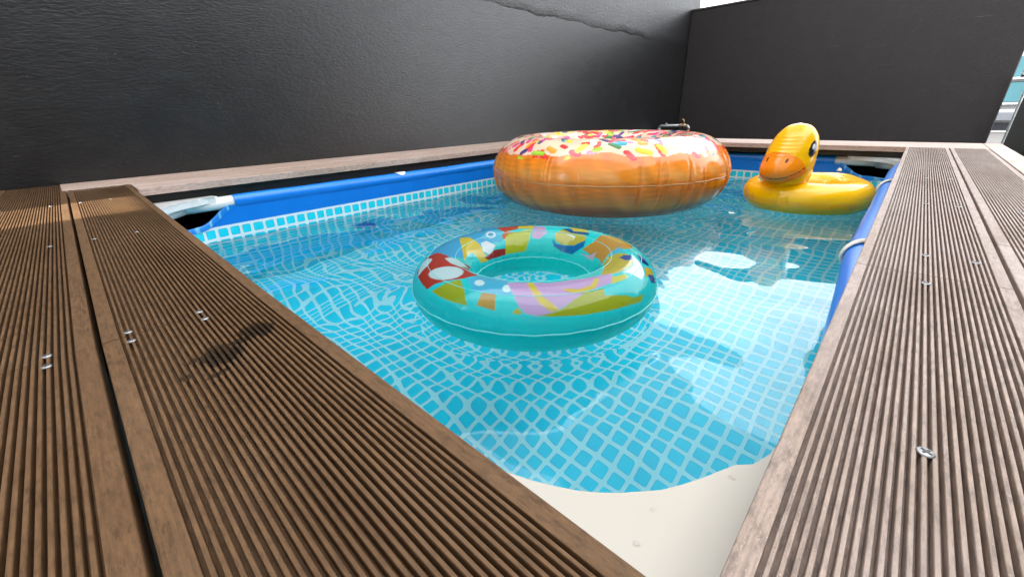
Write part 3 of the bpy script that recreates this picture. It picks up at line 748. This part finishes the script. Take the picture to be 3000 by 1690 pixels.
# ------------------------------------------------------------------ donut float
dn_ = empty('donut_float', (-1.05, 1.685, ZW))
tag(dn_, 'large inflatable donut with sprinkled pink icing on golden dough', 'pool float')
Rm, rm, sqr = .376, .170, .92; zc_ = rm*sqr*.86+.002
nth, nph = 1000, 230
th = np.linspace(0, 2*math.pi, nth+1)[:-1]; ph = np.linspace(-math.pi, math.pi, nph+1)[:-1]
T_, P_ = np.meshgrid(th, ph, indexing='ij')
r5 = np.random.RandomState(9); puck = np.zeros_like(T_)
for k in range(85):
    t0 = r5.uniform(0, 2*math.pi); wd = r5.uniform(.006, .014); a = r5.uniform(.3, 1.15)
    if 240 < math.degrees(t0) < 300: a *= .35
    dd = (T_-t0+math.pi) % (2*math.pi)-math.pi; pc = r5.uniform(-.25, .12); ln = r5.uniform(.28, .5)
    puck += a*(np.exp(-(dd/wd)**2)-.5*np.exp(-((dd-.018)/(wd*1.2))**2))*np.exp(-((P_-pc)/ln)**2)*.0095
    dd2 = (T_-t0*1.7+math.pi) % (2*math.pi)-math.pi; pd = (P_-math.pi+math.pi) % (2*math.pi)-math.pi
    puck += a*np.exp(-(dd2/.03)**2)*np.exp(-(pd/.5)**2)*.006
rr_ = rm-puck-.0022*np.exp(-(P_/.03)**2)
rho = Rm+rr_*np.cos(P_)
Xd = np.stack([rho*np.cos(T_), rho*np.sin(T_), zc_+rr_*sqr*np.sin(P_)], -1)
Pd = np.degrees(P_); Td = np.degrees(T_)
def smooth_noise(rs, comps, lo, hi):
    out = np.zeros_like(T_)
    for k in range(comps): out += np.sin(rs.randint(int(lo), int(hi))*T_+rs.uniform(.5, 9)*P_+rs.uniform(0, 6.3))
    return out/math.sqrt(comps)
edge = 42+3.0*np.sin(5*T_+1)+2.2*np.sin(11*T_+.6)+1.4*np.sin(23*T_)
edge_i = 150
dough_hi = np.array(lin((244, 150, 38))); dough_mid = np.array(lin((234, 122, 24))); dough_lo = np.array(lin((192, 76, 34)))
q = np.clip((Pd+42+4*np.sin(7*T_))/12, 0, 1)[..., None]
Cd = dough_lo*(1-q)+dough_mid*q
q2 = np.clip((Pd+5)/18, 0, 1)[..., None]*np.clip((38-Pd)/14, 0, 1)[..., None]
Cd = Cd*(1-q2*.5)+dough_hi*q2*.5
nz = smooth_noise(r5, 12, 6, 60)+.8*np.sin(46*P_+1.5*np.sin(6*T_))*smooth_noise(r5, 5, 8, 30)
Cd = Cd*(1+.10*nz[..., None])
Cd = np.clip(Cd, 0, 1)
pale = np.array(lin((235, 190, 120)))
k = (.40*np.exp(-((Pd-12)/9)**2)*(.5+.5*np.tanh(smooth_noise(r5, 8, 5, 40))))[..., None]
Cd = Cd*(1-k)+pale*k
ic = (Pd > edge) & (Pd < edge_i) | (Pd > 150)
icing = np.array(lin((250, 208, 176)))
icc = icing*(1+.04*smooth_noise(r5, 6, 3, 20)[..., None]); icc = np.clip(icc, 0, .9)
Cd[ic] = icc[ic]
sprk = [(222, 30, 30), (222, 30, 30), (222, 30, 30), (235, 40, 60), (232, 60, 40), (245, 185, 20), (245, 200, 40), (250, 150, 40), (20, 150, 170), (30, 110, 50), (150, 190, 40), (245, 240, 235), (225, 50, 110), (70, 40, 110), (240, 120, 150)]
arc_t = (Rm+rm*np.cos(P_))                       # metres per radian along the ring
for k in range(520):
    t0 = r5.uniform(0, 2*math.pi); p0 = rad(r5.uniform(30, 172)); a = r5.uniform(0, math.pi)
    ln, wd = r5.uniform(.020, .040), r5.uniform(.0095, .0145)
    if math.degrees(p0) < 40: ln *= .8
    dd = ((T_-t0+math.pi) % (2*math.pi)-math.pi)*arc_t; pd = (P_-p0)*rm
    near = (np.abs(dd) < .06) & (np.abs(pd) < .06)
    u = dd*math.cos(a)+pd*math.sin(a); w_ = -dd*math.sin(a)+pd*math.cos(a)
    uu = np.clip(np.abs(u)-(ln-wd), 0, None)
    m_ = near & (uu*uu+w_*w_ < wd*wd) & (Pd > edge-7)
    c_ = np.array(lin(sprk[r5.randint(len(sprk))]))
    Cd[m_] = c_
    m2 = near & (uu*uu+(w_+wd*.35)**2 < (wd*.45)**2) & m_
    Cd[m2] = np.clip(c_*1.35+.03, 0, .95)
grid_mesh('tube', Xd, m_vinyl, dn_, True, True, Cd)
ring_line(Rm+rm+.0006, zc_, .0016, 'weld_seam', mat_plain('amber_seam', (.62, .36, .12), .25, coat=.5), dn_, .0008)

# ------------------------------------------------------------------ duck float
FA = rad(-112)
dk = empty('duck_float', (-.262, 2.0, ZW), FA)
tag(dk, 'yellow inflatable duck ring with orange smiling beak against the right rim', 'pool float')
Rm, rm, sqr = .166, .064, .95; zc_ = rm*sqr*.85+.001
nth, nph = 360, 90
th = np.linspace(0, 2*math.pi, nth+1)[:-1]; ph = np.linspace(-math.pi, math.pi, nph+1)[:-1]
T_, P_ = np.meshgrid(th, ph, indexing='ij')
r6 = np.random.RandomState(21); puck = np.zeros_like(T_)
for k in range(70):
    t0 = r6.uniform(0, 2*math.pi); wd = r6.uniform(.012, .028); a = r6.uniform(.3, 1)
    dd = (T_-t0+math.pi) % (2*math.pi)-math.pi
    puck += a*np.exp(-(dd/wd)**2)*np.exp(-((P_+.05)/.3)**2)*.0016
    pd = (P_) % (2*math.pi)-math.pi; puck += a*np.exp(-(dd/wd)**2)*np.exp(-(pd/.4)**2)*.003
dt = (T_-math.pi+math.pi) % (2*math.pi)-math.pi      # angle from the tail
tail = np.exp(-(dt/.42)**2); chest = np.exp(-((T_+math.pi) % (2*math.pi)-math.pi)**2/.5)
rr_ = (rm-puck)*(1+.10*chest-.04*tail)
rho = (Rm+.022*tail+rr_*np.cos(P_)); zz = zc_+rr_*sqr*np.sin(P_)+.022*tail*np.clip(np.cos(P_), 0, 1)*(np.sin(P_)*.5+.5)
Xk = np.stack([rho*np.cos(T_)*1.04, rho*np.sin(T_), zz], -1)
yel = np.array(lin((255, 192, 2))); yel2 = np.array(lin((255, 176, 0)))
Ck = np.ones(T_.shape+(3,))*yel; Ck[P_ < -.05] = yel2
grid_mesh('body', Xk, m_vinyl, dk, True, True, Ck)
# head: stacked sections (height above water, forward offset, half length, half width)
SEC = [(.075, .000, .062, .062), (.090, .000, .060, .058), (.105, .008, .070, .064), (.120, .022, .087, .073), (.140, .031, .099, .080), (.165, .033, .102, .083),
       (.190, .029, .098, .083), (.215, .021, .090, .081), (.240, .012, .083, .080), (.265, .004, .074, .075), (.290, -.002, .062, .065), (.312, -.007, .045, .049), (.325, -.009, .027, .030), (.331, -.009, .004, .004)]
S = np.array(SEC); nz_, na_ = 150, 200
tt = np.linspace(0, len(S)-1, nz_)
def cr(v):
    o = np.zeros(nz_)
    for i, t_ in enumerate(tt):
        k = min(int(t_), len(v)-2); u = t_-k; p0 = v[max(k-1, 0)]; p1 = v[k]; p2 = v[k+1]; p3 = v[min(k+2, len(v)-1)]
        o[i] = .5*((2*p1)+(-p0+p2)*u+(2*p0-5*p1+4*p2-p3)*u*u+(-p0+3*p1-3*p2+p3)*u**3)
    return o
hz, hc, ha, hb_ = (cr(S[:, i]) for i in range(4)); ha = np.clip(ha, .003, None); hb_ = np.clip(hb_, .003, None)
an = np.linspace(-math.pi, math.pi, na_+1)[:-1]
Az = np.tile(an[None, :], (nz_, 1))
fold = .0007*np.exp(-(Az/.8)**2)*np.sin(hz[:, None]*2*math.pi/.0135+.8*np.cos(Az*2))*np.clip((hz[:, None]-.205)/.02, 0, 1)*np.clip((.315-hz[:, None])/.03, 0, 1)
Xh = np.stack([hc[:, None]+(ha[:, None]+fold)*np.cos(Az), hb_[:, None]*np.sin(Az), np.tile(hz[:, None], (1, na_))], -1)
Ch = np.ones((nz_, na_, 3))*yel
deg = np.degrees(Az); zz = Xh[..., 2]
up_ = .232-.052*(deg/78)**2-.010*(np.abs(deg)/78)**6; lo_ = .110+.052*(np.abs(deg)/80)**2
mo_ = .134+.043*(np.abs(deg)/72)**2
beak = (np.abs(deg) < 80) & (zz < up_) & (zz > lo_)
Ch[beak] = np.array(lin((255, 142, 8)))
lowb = beak & (zz < mo_); Ch[lowb] = np.array(lin((255, 132, 6)))
Ch[(np.abs(zz-mo_) < .0016) & (np.abs(deg) < 70)] = np.array((.03, .01, .005))
Ch[(np.abs(np.abs(deg)-70) < 1.6) & (np.abs(zz-mo_) < .004)] = np.array((.03, .01, .005))
for s_ in (-1, 1):
    Ch[((deg-s_*25)/3.4)**2+((zz-.203)/.0075)**2 < 1] = np.array((.03, .012, .006))
    e = ((deg-s_*78)/13.5)**2+((zz-.243)/.029)**2
    Ch[e < 1] = np.array((.012, .012, .013)); Ch[(e < .94) & (e > .72)] = np.array((.06, .06, .06))
    Ch[((deg-s_*77)/5)**2+((zz-.251)/.0095)**2 < 1] = np.array((.85, .85, .85))
Xh[..., :2] *= 1.03; Xh[..., 0] += .10*np.clip(Xh[..., 2]-.20, 0, 1)
hd = grid_mesh('head', Xh+np.array([.150, -.010, 0]), m_vinyl, dk, False, True, Ch); hd.rotation_euler = (0, 0, rad(6))
vv = MB().lathe([(.011, 0), (.013, .003), (.009, .006), (.0085, .013), (.010, .014), (.010, .020), (.002, .021)], (0, 0, 0), 18).build('valve', m_valve, dk, True)
vv.location = (.215, -.052, .118); vv.rotation_euler = (rad(30), rad(35), 0)
v2 = MB().lathe([(.009, 0), (.010, .003), (.006, .005), (.006, .010), (.001, .011)], (0, 0, 0), 14).build('valve', m_valve, dk, True)
v2.location = (-.185, .01, .128)

# ------------------------------------------------------------------ water tap by the far corner
tp = empty('water_tap', (-2.05, 4.46, -.72))
tag(tp, 'old galvanised pipe with a brass tap near the far wall corner', 'tap')
MB().tube([(0, 0, .003), (0, 0, .712), (.003, 0, .722), (.012, 0, .729), (.03, 0, .730), (.245, 0, .735)], .0145, 14).build('pipe', m_galv, tp, True)
MB().lathe([(.0155, -.006), (.019, -.004), (.019, .026), (.0155, .028)], (0, 0, .68), 16).build('elbow_collar', m_galv, tp, True)
MB().lathe([(.004, 0), (.012, .001), (.012, .012), (.004, .014)], (.075, 0, .746), 12).build('plug', m_galv, tp, True)
tb = MB().lathe([(.016, .225), (.021, .228), (.021, .243), (.016, .246), (.019, .262), (.021, .272), (.016, .285)], (0, 0, .735), 16, 'x').build('tap_body', m_brass, tp, True)
MB().tube([(.262, 0, .75), (.262, 0, .776), (.256, 0, .792), (.244, 0, .797), (.236, 0, .788)], [.006, .006, .006, .007, .006], 10).build('handle', m_brass, tb, True)
MB().tube([(.28, 0, .735), (.303, 0, .732), (.315, 0, .718), (.318, 0, .70)], [.012, .013, .015, .016], 12).build('spout', m_galv, tp, True)
MB().tube([(.318, 0, .70), (.318, 0, .60), (.316, .01, .40)], .012, 12).build('hose', m_copper, tp, True)

# ------------------------------------------------------------------ drops on the near corner plate
def mat_drop():
    t = NT('water_drop'); a = t.n('ShaderNodeBsdfTransparent'); r = t.n('ShaderNodeBsdfGlossy'); r.inputs['Roughness'].default_value = .02
    f = t.n('ShaderNodeFresnel'); f.inputs['IOR'].default_value = 1.333; m = t.n('ShaderNodeMixShader')
    t.l(f.outputs[0], m.inputs[0]); t.l(a.outputs[0], m.inputs[1]); t.l(r.outputs[0], m.inputs[2]); t.l(m.outputs[0], t.out.inputs[0]); return t.m
m_drop = mat_drop()
dv = MB()
for x, y, r in ((-.0165, .134, .0026), (-.047, .073, .0022), (-.044, .045, .0024)):
    pr = [(r*math.cos(rad(a)), -.0518+.30*r*math.sin(rad(a))) for a in (0, 20, 40, 60, 80, 88)]
    dv.lathe(pr, (x, y, 0), 14)
o = dv.build('water_drops', m_drop, None, True); o['kind'] = 'stuff'; o['label'] = 'clear water drops on the cream corner plate'; o['category'] = 'water drops'
